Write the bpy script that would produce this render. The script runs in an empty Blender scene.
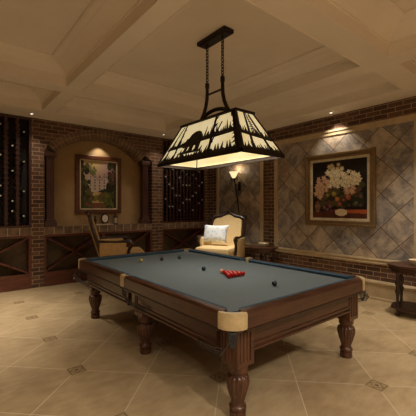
import bpy, bmesh, math, random
from mathutils import Vector, Matrix
random.seed(7)
PI = math.pi
S = bpy.context.scene
COL = S.collection
S.view_settings.view_transform = 'Standard'
S.view_settings.look = 'None'
S.view_settings.gamma = 1.0
S.view_settings.exposure = 0.0
S.view_settings.use_curve_mapping = False

# ------------------------------------------------------------ materials
def srgb(r, g, b):
    f = lambda c: (c/255/12.92) if c/255 <= .04045 else ((c/255+.055)/1.055)**2.4
    return (f(r), f(g), f(b), 1)

class NT:
    def __init__(s, name):
        s.m = bpy.data.materials.new(name); s.m.use_nodes = True
        s.t = s.m.node_tree; s.b = s.t.nodes['Principled BSDF']
    def n(s, typ, **kw):
        n = s.t.nodes.new(typ)
        for k, v in kw.items(): setattr(n, k, v)
        return n
    def l(s, a, b): s.t.links.new(a, b)
    def coord(s): return s.n('ShaderNodeTexCoord').outputs['Object']
    def math(s, op, a, b=None, c=None):
        n = s.n('ShaderNodeMath', operation=op)
        for i, v in enumerate((a, b, c)):
            if v is None: continue
            if isinstance(v, (int, float)): n.inputs[i].default_value = v
            else: s.l(v, n.inputs[i])
        return n.outputs[0]
    def mix(s, fac, a, b, blend='MIX'):
        n = s.n('ShaderNodeMix', data_type='RGBA', blend_type=blend)
        for i, v in ((0, fac), (6, a), (7, b)):
            if isinstance(v, (int, float, tuple)): n.inputs[i].default_value = v
            else: s.l(v, n.inputs[i])
        return n.outputs[2]
    def noise(s, vec, scale, detail=4, rough=.55, dist=0):
        n = s.n('ShaderNodeTexNoise'); n.inputs['Scale'].default_value = scale
        n.inputs['Detail'].default_value = detail; n.inputs['Roughness'].default_value = rough
        n.inputs['Distortion'].default_value = dist
        s.l(vec, n.inputs['Vector']); return n.outputs['Fac']
    def ramp(s, fac, stops):
        n = s.n('ShaderNodeValToRGB'); e = n.color_ramp.elements
        while len(e) < len(stops): e.new(.5)
        for i, (p, c) in enumerate(stops): e[i].position = p; e[i].color = c
        s.l(fac, n.inputs[0]); return n.outputs[0]
    def mapping(s, vec, scale=(1, 1, 1), rot=(0, 0, 0), loc=(0, 0, 0)):
        n = s.n('ShaderNodeMapping'); n.inputs['Scale'].default_value = scale
        n.inputs['Rotation'].default_value = rot; n.inputs['Location'].default_value = loc
        s.l(vec, n.inputs['Vector']); return n.outputs[0]
    def bump(s, h, strength=.3, dist=.01):
        n = s.n('ShaderNodeBump'); n.inputs['Strength'].default_value = strength
        n.inputs['Distance'].default_value = dist; s.l(h, n.inputs['Height'])
        s.l(n.outputs[0], s.b.inputs['Normal'])
    def base(s, c):
        if isinstance(c, tuple): s.b.inputs['Base Color'].default_value = c
        else: s.l(c, s.b.inputs['Base Color'])
    def p(s, rough=.5, metal=0, spec=.5):
        s.b.inputs['Roughness'].default_value = rough; s.b.inputs['Metallic'].default_value = metal
        s.b.inputs['Specular IOR Level'].default_value = spec

def simple(name, c, rough=.5, metal=0, var=.12, scale=12, spec=.5, bump=0):
    t = NT(name); v = t.coord(); f = t.noise(v, scale)
    d = tuple(x*(1-var*2) for x in c[:3])+(1,); e = tuple(min(1, x*(1+var)) for x in c[:3])+(1,)
    t.base(t.ramp(f, [(.3, d), (.7, e)])); t.p(rough, metal, spec)
    if bump: t.bump(t.noise(v, scale*6), bump, .004)
    return t.m

def wood(name, dark, light, scale=(3, 3, 30), rough=.32):
    t = NT(name); v = t.mapping(t.coord(), scale)
    f = t.noise(v, 1.6, 6, .6, .6); g = t.noise(v, 8, 3)
    c = t.ramp(f, [(.3, dark), (.68, light)])
    c = t.mix(.25, c, t.ramp(g, [(.35, dark), (.65, light)]))
    t.base(c); t.p(rough, 0, .5); return t.m

def brick(name, axis):
    t = NT(name); co = t.coord(); sp = t.n('ShaderNodeSeparateXYZ'); t.l(co, sp.inputs[0])
    cb = t.n('ShaderNodeCombineXYZ')
    h = t.math('ADD', sp.outputs['X'], sp.outputs['Y']) if axis == 'XY' else sp.outputs[axis]
    t.l(h, cb.inputs[0]); t.l(sp.outputs['Z'], cb.inputs[1])
    b = t.n('ShaderNodeTexBrick'); t.l(cb.outputs[0], b.inputs['Vector'])
    b.inputs['Scale'].default_value = 1; b.inputs['Brick Width'].default_value = .25
    b.inputs['Row Height'].default_value = .083; b.inputs['Mortar Size'].default_value = .006
    b.inputs['Mortar Smooth'].default_value = .25; b.inputs['Bias'].default_value = 0
    b.inputs['Color1'].default_value = srgb(142, 114, 94); b.inputs['Color2'].default_value = srgb(96, 76, 64)
    b.inputs['Mortar'].default_value = srgb(214, 190, 160)
    f = t.noise(co, 9, 6, .65)
    c = t.mix(.55, b.outputs['Color'], t.ramp(f, [(.3, srgb(70, 45, 35)), (.7, srgb(190, 150, 120))]), 'MULTIPLY')
    t.base(c); t.p(.85, 0, .25)
    hh = t.math('SUBTRACT', t.math('MULTIPLY', f, .4), b.outputs['Fac']); t.bump(hh, .8, .012)
    return t.m

M = {}
M['mahog'] = wood('mahogany_wood', srgb(40, 22, 15), srgb(90, 56, 39), (1.5, 1.5, 14), .3)
M['mahog_leg'] = wood('carved_mahogany', srgb(44, 25, 18), srgb(102, 66, 46), (14, 14, 2), .3)
M['rackwood'] = wood('dark_red_wood', srgb(48, 25, 20), srgb(82, 44, 34), (10, 10, 2), .45)
M['cabwood'] = wood('cabinet_wood', srgb(66, 34, 24), srgb(114, 62, 42), (2, 10, 14), .42)
M['darkwood'] = wood('dark_carved_wood', srgb(24, 12, 9), srgb(58, 30, 18), (8, 8, 3), .35)
M['framewood'] = wood('picture_frame_wood', srgb(58, 30, 16), srgb(104, 58, 30), (10, 10, 10), .35)
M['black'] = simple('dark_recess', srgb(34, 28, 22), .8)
M['cabinside'] = simple('cabinet_back', srgb(92, 76, 54), .75)
M['cloth'] = simple('baize', srgb(106, 117, 124), .95, 0, .05, 60, .1)
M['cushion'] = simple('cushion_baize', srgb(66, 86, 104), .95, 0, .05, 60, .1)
M['leather'] = simple('tan_leather', srgb(200, 180, 138), .45, 0, .08, 20)
M['iron'] = simple('bronze_iron', srgb(46, 34, 26), .5, .6)
M['wire'] = simple('dark_wire', srgb(96, 94, 92), .35, .8)
M['net'] = simple('net_cord', srgb(60, 68, 72), .8)
M['plaster'] = simple('ochre_plaster', srgb(164, 136, 98), .85, 0, .06, 4, .2)
M['roomwall'] = simple('beige_plaster', srgb(150, 122, 88), .85, 0, .08, 4, .2)
M['cream'] = simple('cream_stone', srgb(190, 168, 132), .55, 0, .08, 8)
M['gold'] = simple('aged_gold', srgb(146, 120, 84), .38, .55, .15, 30)
M['mat'] = simple('picture_mat', srgb(214, 200, 170), .6)
M['fabric'] = simple('cream_fabric', srgb(234, 208, 158), .85, 0, .05, 30, .2, .15)
M['fabric_b'] = simple('tan_fabric', srgb(190, 154, 104), .85, 0, .12, 26, .2, .15)
M['silver'] = simple('silver', srgb(236, 234, 230), .3, .6)
M['porcelain'] = simple('white_porcelain', srgb(222, 205, 175), .3)
M['bottle'] = simple('bottle_glass', srgb(22, 24, 18), .12)
M['glass'] = simple('lantern_glass', srgb(200, 185, 160), .15)

def t_ceiling():
    t = NT('ceiling_plaster'); v = t.coord(); f = t.noise(v, 1.6, 6, .6); g = t.noise(v, 30, 4)
    c = t.ramp(f, [(.3, srgb(224, 213, 197)), (.7, srgb(234, 223, 207))])
    t.base(c); t.p(.8, 0, .2); t.bump(g, .25, .004); return t.m
M['ceiling'] = t_ceiling()

def t_floor():
    t = NT('travertine_tiles'); co = t.coord(); sp = t.n('ShaderNodeSeparateXYZ'); t.l(co, sp.inputs[0])
    P_, X0, Y0 = 1.035, 1.09, 3.455
    x = t.math('DIVIDE', t.math('SUBTRACT', sp.outputs[0], X0), P_)
    y = t.math('DIVIDE', t.math('SUBTRACT', sp.outputs[1], Y0), P_)
    def dist(a): return t.math('ABSOLUTE', t.math('SUBTRACT', a, t.math('ROUND', a)))
    u = t.math('ADD', x, y); w = t.math('SUBTRACT', x, y)
    dg = t.math('MINIMUM', dist(u), dist(w))
    grout = t.math('LESS_THAN', dg, .0062)
    ax = dist(x); ay = dist(y); mx = t.math('MAXIMUM', ax, ay); sm = t.math('ADD', ax, ay)
    inset = t.math('LESS_THAN', mx, .078)
    ring1 = t.math('LESS_THAN', t.math('ABSOLUTE', t.math('SUBTRACT', mx, .066)), .0045)
    ring2 = t.math('LESS_THAN', t.math('ABSOLUTE', t.math('SUBTRACT', sm, .058)), .0055)
    dot = t.math('LESS_THAN', sm, .022)
    orn = t.math('MAXIMUM', t.math('MAXIMUM', ring1, ring2), dot)
    # tone varies from tile to tile
    cell = t.n('ShaderNodeCombineXYZ'); t.l(t.math('FLOOR', u), cell.inputs[0]); t.l(t.math('FLOOR', w), cell.inputs[1])
    wn = t.n('ShaderNodeTexWhiteNoise'); t.l(cell.outputs[0], wn.inputs['Vector'])
    f = t.noise(co, 2.2, 8, .62, .4); g = t.noise(t.mapping(co, (1, 2.5, 1)), 5, 6, .65)
    c = t.ramp(f, [(.28, srgb(146, 123, 91)), (.5, srgb(175, 151, 114)), (.72, srgb(194, 170, 131))])
    c = t.mix(.35, c, t.ramp(g, [(.3, srgb(136, 114, 88)), (.65, srgb(196, 176, 144))]))
    c = t.mix(.12, c, t.ramp(wn.outputs[0], [(0, srgb(140, 112, 76)), (1, srgb(216, 192, 152))]))
    c = t.mix(grout, c, srgb(206, 188, 156))
    ic = t.mix(orn, srgb(164, 142, 106), srgb(104, 84, 58))
    c = t.mix(inset, c, ic)
    t.base(c); t.p(.38, 0, .4)
    t.bump(t.math('SUBTRACT', t.math('MULTIPLY', g, .25), grout), .15, .004); return t.m
M['floor'] = t_floor()

def t_slate():
    t = NT('slate_wall_tiles'); co = t.coord(); sp = t.n('ShaderNodeSeparateXYZ'); t.l(co, sp.inputs[0])
    y = t.math('DIVIDE', t.math('SUBTRACT', sp.outputs[1], 2.31), .607)
    z = t.math('DIVIDE', t.math('SUBTRACT', sp.outputs[2], 2.82), .607)
    u = t.math('ADD', y, z); w = t.math('SUBTRACT', y, z)
    def dist(a): return t.math('ABSOLUTE', t.math('SUBTRACT', a, t.math('ROUND', a)))
    dg = t.math('MINIMUM', dist(u), dist(w)); grout = t.math('LESS_THAN', dg, .014)
    cell = t.n('ShaderNodeCombineXYZ'); t.l(t.math('FLOOR', u), cell.inputs[0]); t.l(t.math('FLOOR', w), cell.inputs[1])
    wn = t.n('ShaderNodeTexWhiteNoise'); t.l(cell.outputs[0], wn.inputs['Vector'])
    off = t.n('ShaderNodeVectorMath', operation='MULTIPLY_ADD'); t.l(wn.outputs['Color'], off.inputs[0])
    off.inputs[1].default_value = (9, 9, 9); t.l(co, off.inputs[2])
    f = t.noise(off.outputs[0], 2.3, 9, .7, .6); g = t.noise(off.outputs[0], 10, 8, .75)
    c = t.ramp(f, [(.39, srgb(52, 62, 78)), (.47, srgb(112, 114, 122)), (.52, srgb(176, 166, 154)), (.64, srgb(220, 204, 180))])
    c = t.mix(.38, c, t.ramp(g, [(.36, srgb(72, 70, 72)), (.62, srgb(214, 192, 162))]))
    c = t.mix(.35, c, t.ramp(wn.outputs[0], [(0, srgb(80, 88, 102)), (.5, srgb(150, 142, 132)), (1, srgb(188, 158, 126))]))
    c = t.mix(grout, c, srgb(104, 74, 50))
    t.base(c); t.p(.5, 0, .4); t.bump(t.math('SUBTRACT', t.math('MULTIPLY', g, .6), grout), .35, .008); return t.m
M['slate'] = t_slate()
M['brick_x'] = brick('brick_face_back', 'X'); M['brick_y'] = brick('brick_face_side', 'Y')
M['brickring'] = simple('arch_brick', srgb(126, 102, 82), .85, 0, .28, 7, .2, .4)
M['mortar'] = simple('mortar', srgb(196, 170, 140), .9)

def t_emit(name, c, e, base=None):
    t = NT(name); t.base(base or c); t.p(.6)
    t.b.inputs['Emission Color'].default_value = c; t.b.inputs['Emission Strength'].default_value = e
    return t.m
def t_shade():
    t = NT('amber_lit_glass'); f = t.noise(t.coord(), 5, 4)
    c = t.ramp(f, [(.3, srgb(228, 208, 152)), (.7, srgb(244, 232, 188))])
    t.base(c); t.l(c, t.b.inputs['Emission Color']); t.b.inputs['Emission Strength'].default_value = .62
    t.p(.5); return t.m
M['shade'] = t_shade()
M['bulb'] = t_emit('lit_bulb', (1, .86, .62, 1), 6)
M['sconce_glass'] = t_emit('lit_sconce_glass', srgb(255, 226, 170), 1.1)
M['spot_bulb'] = t_emit('lit_spot', (1, .9, .72, 1), 3)
def t_vcol(name):
    t = NT(name); a = t.n('ShaderNodeVertexColor', layer_name='paint')
    t.l(a.outputs[0], t.b.inputs['Base Color']); t.p(.45, 0, .35); return t.m
M['paint'] = t_vcol('oil_paint')
def t_pillow():
    t = NT('pillow_cloth'); v = t.coord(); n = t.n('ShaderNodeTexVoronoi'); n.inputs['Scale'].default_value = 14
    t.l(v, n.inputs['Vector'])
    c = t.ramp(n.outputs['Distance'], [(.2, srgb(206, 222, 255)), (.5, srgb(240, 248, 255))])
    t.base(c); t.p(.8, 0, .2); return t.m
M['pillow'] = t_pillow()
def ballmat(n, c): return simple(n, c, .12, 0, .01)

# ------------------------------------------------------------ mesh helpers
def bx(bm, x0, y0, z0, x1, y1, z1, bev=0):
    vs = [bm.verts.new(p) for p in ((x0,y0,z0),(x1,y0,z0),(x1,y1,z0),(x0,y1,z0),(x0,y0,z1),(x1,y0,z1),(x1,y1,z1),(x0,y1,z1))]
    fs = [bm.faces.new([vs[i] for i in q]) for q in ((3,2,1,0),(4,5,6,7),(0,1,5,4),(1,2,6,5),(2,3,7,6),(3,0,4,7))]
    if bev:
        es = {e for f in fs for e in f.edges}
        bmesh.ops.bevel(bm, geom=list(es), offset=bev, segments=2, affect='EDGES', profile=.5)
def prism(bm, pts, mapf, d0, d1):
    """outline pts (a,b); mapf(a,b,depth)->xyz; extruded from d0 to d1"""
    A = [bm.verts.new(mapf(a, b, d0)) for a, b in pts]; B = [bm.verts.new(mapf(a, b, d1)) for a, b in pts]
    bm.faces.new(A); bm.faces.new(B[::-1]); n = len(pts)
    for i in range(n): bm.faces.new((A[i], B[i], B[(i+1) % n], A[(i+1) % n]))
def lathe(bm, prof, c=(0, 0), seg=24, flute=None):
    rings = []
    for r, z in prof:
        ring = []
        for i in range(seg):
            a = 2*PI*i/seg; rr = r
            if flute and flute[0] < z < flute[1]: rr = r*(1+flute[3]*math.cos(flute[2]*a))
            ring.append(bm.verts.new((c[0]+rr*math.cos(a), c[1]+rr*math.sin(a), z)))
        rings.append(ring)
    for k in range(len(rings)-1):
        for i in range(seg):
            bm.faces.new((rings[k][i], rings[k][(i+1) % seg], rings[k+1][(i+1) % seg], rings[k+1][i]))
    if prof[0][0] > 1e-4: bm.faces.new(rings[0][::-1])
    if prof[-1][0] > 1e-4: bm.faces.new(rings[-1])
def tube(bm, pts, r, seg=8, closed=False):
    pts = [Vector(p) for p in pts]; n = len(pts); rings = []; up = Vector((0, 0, 1)); prev = None
    for i, p in enumerate(pts):
        if closed: t = pts[(i+1) % n]-pts[i-1]
        else: t = pts[min(i+1, n-1)]-pts[max(i-1, 0)]
        t.normalize()
        if prev is None: a = t.cross(up if abs(t.z) < .95 else Vector((1, 0, 0)))
        else: a = prev-t*prev.dot(t)
        a.normalize(); prev = a; b = t.cross(a)
        rr = r[i] if isinstance(r, (list, tuple)) else r
        rings.append([bm.verts.new(p+(a*math.cos(2*PI*k/seg)+b*math.sin(2*PI*k/seg))*rr) for k in range(seg)])
    m = n if closed else n-1
    for i in range(m):
        A, B = rings[i], rings[(i+1) % n]
        for k in range(seg): bm.faces.new((A[k], A[(k+1) % seg], B[(k+1) % seg], B[k]))
    if not closed: bm.faces.new(rings[0][::-1]); bm.faces.new(rings[-1])
def arc(c, r, a0, a1, n, plane='xz', y=0):
    out = []
    for i in range(n+1):
        a = a0+(a1-a0)*i/n; u = c[0]+r*math.cos(a); v = c[1]+r*math.sin(a)
        out.append((u, y, v) if plane == 'xz' else (u, v, y) if plane == 'xy' else (y, u, v))
    return out
def obj(name, bm, mat, parent=None, smooth=False):
    bmesh.ops.recalc_face_normals(bm, faces=bm.faces[:])
    me = bpy.data.meshes.new(name); bm.to_mesh(me); bm.free()
    o = bpy.data.objects.new(name, me); COL.objects.link(o)
    me.materials.append(M[mat] if isinstance(mat, str) else mat)
    if smooth:
        for f in me.polygons: f.use_smooth = True
        if smooth != 'all': me.set_sharp_from_angle(angle=math.radians(38))
    if parent: o.parent = parent
    return o
def B(): return bmesh.new()
def thing(name, label, cat, loc=(0, 0, 0), rz=0, group=None):
    o = bpy.data.objects.new(name, None); COL.objects.link(o); o.empty_display_size = .1
    o.location = loc; o.rotation_euler = (0, 0, rz)
    return tag(o, label, cat, group)
def tag(o, label, cat, group=None):
    o['label'] = label; o['category'] = cat
    if group: o['group'] = group
    return o
def struct(name, bm, mat, smooth=False):
    o = obj(name, bm, mat, None, smooth); o['kind'] = 'structure'; return o
def dup(root, loc, rz, label, group=None):
    r = root.copy(); COL.objects.link(r); r.location = loc; r.rotation_euler = (0, 0, rz); r['label'] = label
    if group: r['group'] = group
    for ch in list(root.children):
        c = ch.copy(); COL.objects.link(c); c.parent = r
        for g in ch.children:
            d = g.copy(); COL.objects.link(d); d.parent = c
    return r

XR, YB, YN, ZC, ZT = 6.13, 7.544, 7.86, 3.51, 3.83
LX, LY = -2.0, -2.0

# ------------------------------------------------------------ room shell
b = B(); bx(b, LX-.1, LY-.1, -.1, XR+.2, YN+.2, 0); struct('floor', b, 'floor')
b = B(); bx(b, LX-.1, YN, 0, XR+.2, YN+.12, 4.0); struct('wall_back', b, 'plaster')
b = B(); bx(b, LX-.1, LY-.1, 0, LX, YN, 4.0); struct('wall_left', b, 'roomwall')
b = B(); bx(b, LX, LY-.1, 0, XR+.2, LY, 4.0); struct('wall_front', b, 'roomwall')
b = B(); bx(b, XR, LY, 0, XR+.12, YN, 4.0); struct('wall_right', b, 'brick_y')

OX = [(-1.3, 1.52), (1.77, 4.27), (4.6, 5.61)]; OY = [(-1.3, 1.73), (2.08, 5.3), (5.57, 6.85)]
b = B()
xs = sorted({LX, XR+.1} | {v for p in OX for v in p}); ys = sorted({LY, YN+.05} | {v for p in OY for v in p})
for i in range(len(xs)-1):
    for j in range(len(ys)-1):
        if (xs[i], xs[i+1]) in OX and (ys[j], ys[j+1]) in OY:
            x0, x1, y0, y1 = xs[i], xs[i+1], ys[j], ys[j+1]
            # stepped cornice running round inside of each coffer
            prof = [(0, ZC), (0, ZC+.13), (.015, ZC+.135), (.015, ZC+.155), (.05, ZC+.185), (.11, ZC+.225), (.19, ZC+.255), (.2, ZC+.265), (.25, ZC+.285), (.27, ZC+.3), (.27, ZT)]
            rings = []
            for d, z in prof:
                rings.append([b.verts.new(p) for p in ((x0+d, y0+d, z), (x1-d, y0+d, z), (x1-d, y1-d, z), (x0+d, y1-d, z))])
            for k in range(len(rings)-1):
                for m in range(4): b.faces.new((rings[k][m], rings[k][(m+1) % 4], rings[k+1][(m+1) % 4], rings[k+1][m]))
            b.faces.new(rings[-1])
            # small bead on the beams round the opening
            r1 = [[b.verts.new(p) for p in ((x0-e, y0-e, z), (x1+e, y0-e, z), (x1+e, y1+e, z), (x0-e, y1+e, z))] for e, z in ((.018, ZC), (.018, ZC-.007), (0, ZC-.007), (0, ZC))]
            for k in range(3):
                for m in range(4): b.faces.new((r1[k][m], r1[k][(m+1) % 4], r1[k+1][(m+1) % 4], r1[k+1][m]))
        else:
            vs = [b.verts.new(p) for p in ((xs[i], ys[j], ZC), (xs[i+1], ys[j], ZC), (xs[i+1], ys[j+1], ZC), (xs[i], ys[j+1], ZC))]
            b.faces.new(vs)
o = struct('ceiling', b, 'ceiling')
b = B(); bx(b, LX-.1, LY-.1, 4.0, XR+.2, YN+.2, 4.1); struct('ceiling_slab', b, 'ceiling')

# brick piers of back wall, header with arch, ledge
P1, P2, P3 = (1.48, 1.72), (4.29, 4.6), (6.03, XR)
for i, (a, c) in enumerate((P1, P2, P3)):
    b = B(); bx(b, a, YB, 0, c, YN, ZC); struct('trim_%d' % (i+1), b, 'brick_x')
AX0, AX1, ZS, ZA = 1.95, 3.95, 2.85, 3.25      # arch spring points, spring height, apex
half = (AX1-AX0)/2; rise = ZA-ZS; R = (half*half+rise*rise)/(2*rise); xc = (AX0+AX1)/2; zc = ZA-R
a1 = math.atan2(ZS-zc, half)
ring = .2; NA = 28
outer = [(xc+(R+ring)*math.cos(t), zc+(R+ring)*math.sin(t)) for t in [a1+(PI-2*a1)*k/NA for k in range(NA+1)]]
b = B()
pts = [(P2[0], ZC), (P1[1], ZC), (P1[1], ZS)] + [p for p in outer[::-1] if p[0] > P1[1]+.001] + [(P2[0], ZS)]
# header in vertical strips so that the concave face stays clean
up = [(P1[1], ZS)] + [p for p in outer[::-1]] + [(P2[0], ZS)]
up = sorted({(round(x, 4), round(max(z, ZS), 4)) for x, z in up if P1[1] <= x <= P2[0]})
for (xa, za), (xb, zb) in zip(up, up[1:]):
    if xb-xa < 1e-3: continue
    prism(b, [(xa, za), (xb, zb), (xb, ZC), (xa, ZC)], lambda p, q, d: (p, d, q), YB, YN-.01)
struct('trim_4', b, 'brick_x')
b = B()
NV = 26
for row, (ra, rb) in enumerate(((R, R+.095), (R+.103, R+ring))):
    for k in range(NV):
        t0 = a1+(PI-2*a1)*(k+.06)/NV; t1 = a1+(PI-2*a1)*(k+.94)/NV
        prism(b, [(xc+ra*math.cos(t0), zc+ra*math.sin(t0)), (xc+rb*math.cos(t0), zc+rb*math.sin(t0)),
                  (xc+rb*math.cos(t1), zc+rb*math.sin(t1)), (xc+ra*math.cos(t1), zc+ra*math.sin(t1))], lambda p, q, d: (p, d, q), YB-.012, YN-.02)
struct('trim_5', b, 'brickring')
b = B()
for k in range(NV):
    t0 = a1+(PI-2*a1)*k/NV; t1 = a1+(PI-2*a1)*(k+1)/NV
    ra, rb = R+.006, R+ring+.004
    prism(b, [(xc+ra*math.cos(t0), zc+ra*math.sin(t0)), (xc+rb*math.cos(t0), zc+rb*math.sin(t0)),
              (xc+rb*math.cos(t1), zc+rb*math.sin(t1)), (xc+ra*math.cos(t1), zc+ra*math.sin(t1))], lambda p, q, d: (p, d, q), YB-.002, YN-.03)
struct('trim_6', b, 'mortar')
# brick ledge: soldier course along front, one slab per bay
ZL0, ZL1 = 1.09, 1.25
b = B()
for (xa, xb) in ((-2, P1[0]), (P1[1], P2[0]), (P2[1], P3[0])):
    bx(b, xa, YB+.006, ZL0, xb, YN-.001, ZL1-.004)
struct('trim_7', b, 'mortar')
b = B()
for (xa, xb) in ((0, P1[0]), (P1[1], P2[0]), (P2[1], P3[0])):
    n = max(1, round((xb-xa)/.2)); w = (xb-xa)/n
    for k in range(n): bx(b, xa+k*w+.008, YB-.002, ZL0+.006, xa+(k+1)*w-.008, YN-.03, ZL1, .004)
struct('trim_8', b, 'brickring')

# right wall: skirting, rail, slate panels in cream frames
b = B()
prism(b, [(0, 0), (.05, 0), (.05, .04), (.035, .05), (.035, .26), (.05, .275), (.06, .31), (.045, .335), (0, .345)], lambda p, q, d: (XR-p, d, q), LY, YB)
struct('baseboard_right', b, 'cream')
b = B()
prism(b, [(0, .63), (.03, .63), (.045, .66), (.03, .685), (.05, .715), (.03, .74), (0, .745)], lambda p, q, d: (XR-p, d, q), 5.36, 7.1)
prism(b, [(0, .63), (.03, .63), (.045, .66), (.03, .685), (.05, .715), (.03, .74), (0, .745)], lambda p, q, d: (XR-p, d, q), 1.98, 5.02)
struct('trim_9', b, 'cream')
k = 10
for (ya, yb) in ((5.36, 7.1), (1.98, 5.02)):
    b = B(); bx(b, XR-.012, ya, .745, XR, yb, 3.12); struct('trim_%d' % k, b, 'slate'); k += 1
    b = B()
    for (p, q, z0, z1) in ((ya, yb, 3.1, 3.21), (ya, ya+.1, .745, 3.1), (yb-.1, yb, .745, 3.1)):
        bx(b, XR-.03, p, z0, XR, q, z1, .006)
    bx(b, XR-.045, ya, 3.17, XR, yb, 3.21, .006)
    struct('trim_%d' % k, b, 'cream'); k += 1
b = B()
bx(b, XR-.05, 1.2, .745, XR, 1.98, 3.2, .006); bx(b, XR-.09, 1.15, .745, XR, 1.985, .9, .01); bx(b, XR-.06, 1.17, 0.3, XR, 1.985, .745)
struct('trim_%d' % k, b, 'cream')

# ------------------------------------------------------------ dark columns beside niche
b = B()
def pilaster(x, label):
    t = thing('wooden_pilaster', label, 'pilaster', (x, 7.66, ZL1), 0, 'wooden pilasters of the niche')
    b = B(); bx(b, -.075, -.07, .16, .075, .07, 1.46, .006)
    for q in (-.04, 0, .04): bx(b, q-.01, -.08, .22, q+.01, -.06, 1.4, .003)
    obj('shaft', b, 'rackwood', t)
    b = B(); bx(b, -.12, -.1, 0, .12, .1, .1, .008); bx(b, -.1, -.09, .1, .1, .09, .165, .008); obj('base', b, 'rackwood', t)
    b = B(); bx(b, -.09, -.085, 1.455, .09, .085, 1.5, .008); bx(b, -.12, -.105, 1.5, .12, .1, 1.6, .008); obj('capital', b, 'rackwood', t)
pilaster(1.855, 'dark red wooden pilaster at the left side of the arched niche')
pilaster(4.13, 'dark red wooden pilaster at the right side of the arched niche')

# ------------------------------------------------------------ wine racks
def rack(x0, x1, pitch, label, lw=.042):
    n = round((x1-x0-.08)/pitch); p = (x1-x0-.08)/n; z0, z1 = ZL1+.001, ZC-.004
    t = thing('wine_rack', label, 'wine rack', ((x0+x1)/2, 7.7, z0), 0, None)
    ox = (x0+x1)/2; H = z1-z0
    b = B()
    bx(b, x0-ox, -.15, 0, x0-ox+.04, .15, H); bx(b, x1-ox-.04, -.15, 0, x1-ox, .15, H)
    bx(b, x0-ox+.04, -.15, 0, x1-ox-.04, .15, .04); bx(b, x0-ox+.04, -.15, H-.05, x1-ox-.04, .15, H)
    obj('frame', b, 'rackwood', t)
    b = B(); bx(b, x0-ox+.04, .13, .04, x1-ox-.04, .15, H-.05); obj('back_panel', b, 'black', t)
    cells = []
    for i in range(n+1):
        xx = x0-ox+.04+i*p
        if 0 < i < n:
            b = B()
            for yy in (-.13, .08): bx(b, xx-lw*.6, yy, .04, xx+lw*.6, yy+.02, H-.05)
            for k in range(int((H-.12)/.1)): bx(b, xx-lw, -.148, .08+k*.1, xx+lw, .12, .105+k*.1)
            obj('rack_ladder', b, 'rackwood', t)
    return [x0+.04+(i+.5)*p for i in range(n)], z0
bot = None
def bottle_proto():
    t = thing('wine_bottle', 'x', 'bottle')
    prof = [(.0, -.15), (.034, -.148), (.037, -.14), (.037, .03), (.03, .055), (.016, .075), (.0145, .12), (.0145, .145), (0, .146)]
    b = B(); lathe(b, [(r, z) for r, z in prof], (0, 0), 14)
    bmesh.ops.rotate(b, verts=b.verts, cent=(0, 0, 0), matrix=Matrix.Rotation(PI/2, 3, 'X')); obj('glass_body', b, 'bottle', t, True)
    b = B(); lathe(b, [(.0165, .1), (.0175, .152), (.012, .156), (0, .156)], (0, 0), 12)
    bmesh.ops.rotate(b, verts=b.verts, cent=(0, 0, 0), matrix=Matrix.Rotation(PI/2, 3, 'X')); obj('foil_capsule', b, 'silver', t, True)
    return t
def bottle(x, y, z, label, group):
    global bot
    if bot is None:
        bot = bottle_proto(); bot.location = (x, y, z); bot['label'] = label; bot['group'] = group; return bot
    return dup(bot, (x, y, z), 0, label, group)
ORD = ['topmost', 'second', 'third', 'fourth', 'fifth', 'sixth', 'seventh', 'eighth']
cols, z0 = rack(-.02, P1[0], .19, 'tall dark red wine rack left of the brick pier, three bottle columns in view')
vis = cols[-3:]
rows = {2: [18, 12, 6, 1], 1: [15, 10, 4, 2], 0: [19, 13, 7, 5]}
names = ['left', 'middle', 'right']
for ci in (0, 1, 2):
    for j, r in enumerate(rows[ci]):
        bottle(vis[ci], 7.67, z0+.1+r*.1+.037, '%s silver-capped bottle in the %s visible column of the left wine rack' % (ORD[j], names[ci]), 'bottles in the left wine rack')
cols, z0 = rack(P2[1], P3[0], .115, 'wide dark wine rack with fine cells between brick pier and armchair corner', .026)
C = {0: [16, 11, 5], 1: [9, 3], 2: [13, 8, 3], 3: [15, 6], 4: [11, 6, 2], 5: [13, 9, 4], 6: [12, 9, 5], 7: [14, 9, 5], 8: [12, 6, 2], 9: [11, 7], 10: [13, 9, 4], 11: [10, 5]}
cn = dict(enumerate(['first', 'second', 'third', 'fourth', 'fifth', 'sixth', 'seventh', 'eighth', 'ninth', 'tenth', 'eleventh', 'twelfth']))
for ci, rr in C.items():
    for j, r in enumerate(rr):
        bottle(cols[ci], 7.67, z0+.1+r*.1+.037, '%s silver-capped bottle in the %s column from the left of the right wine rack' % (ORD[j], cn[ci]), 'bottles in the right wine rack')

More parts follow.
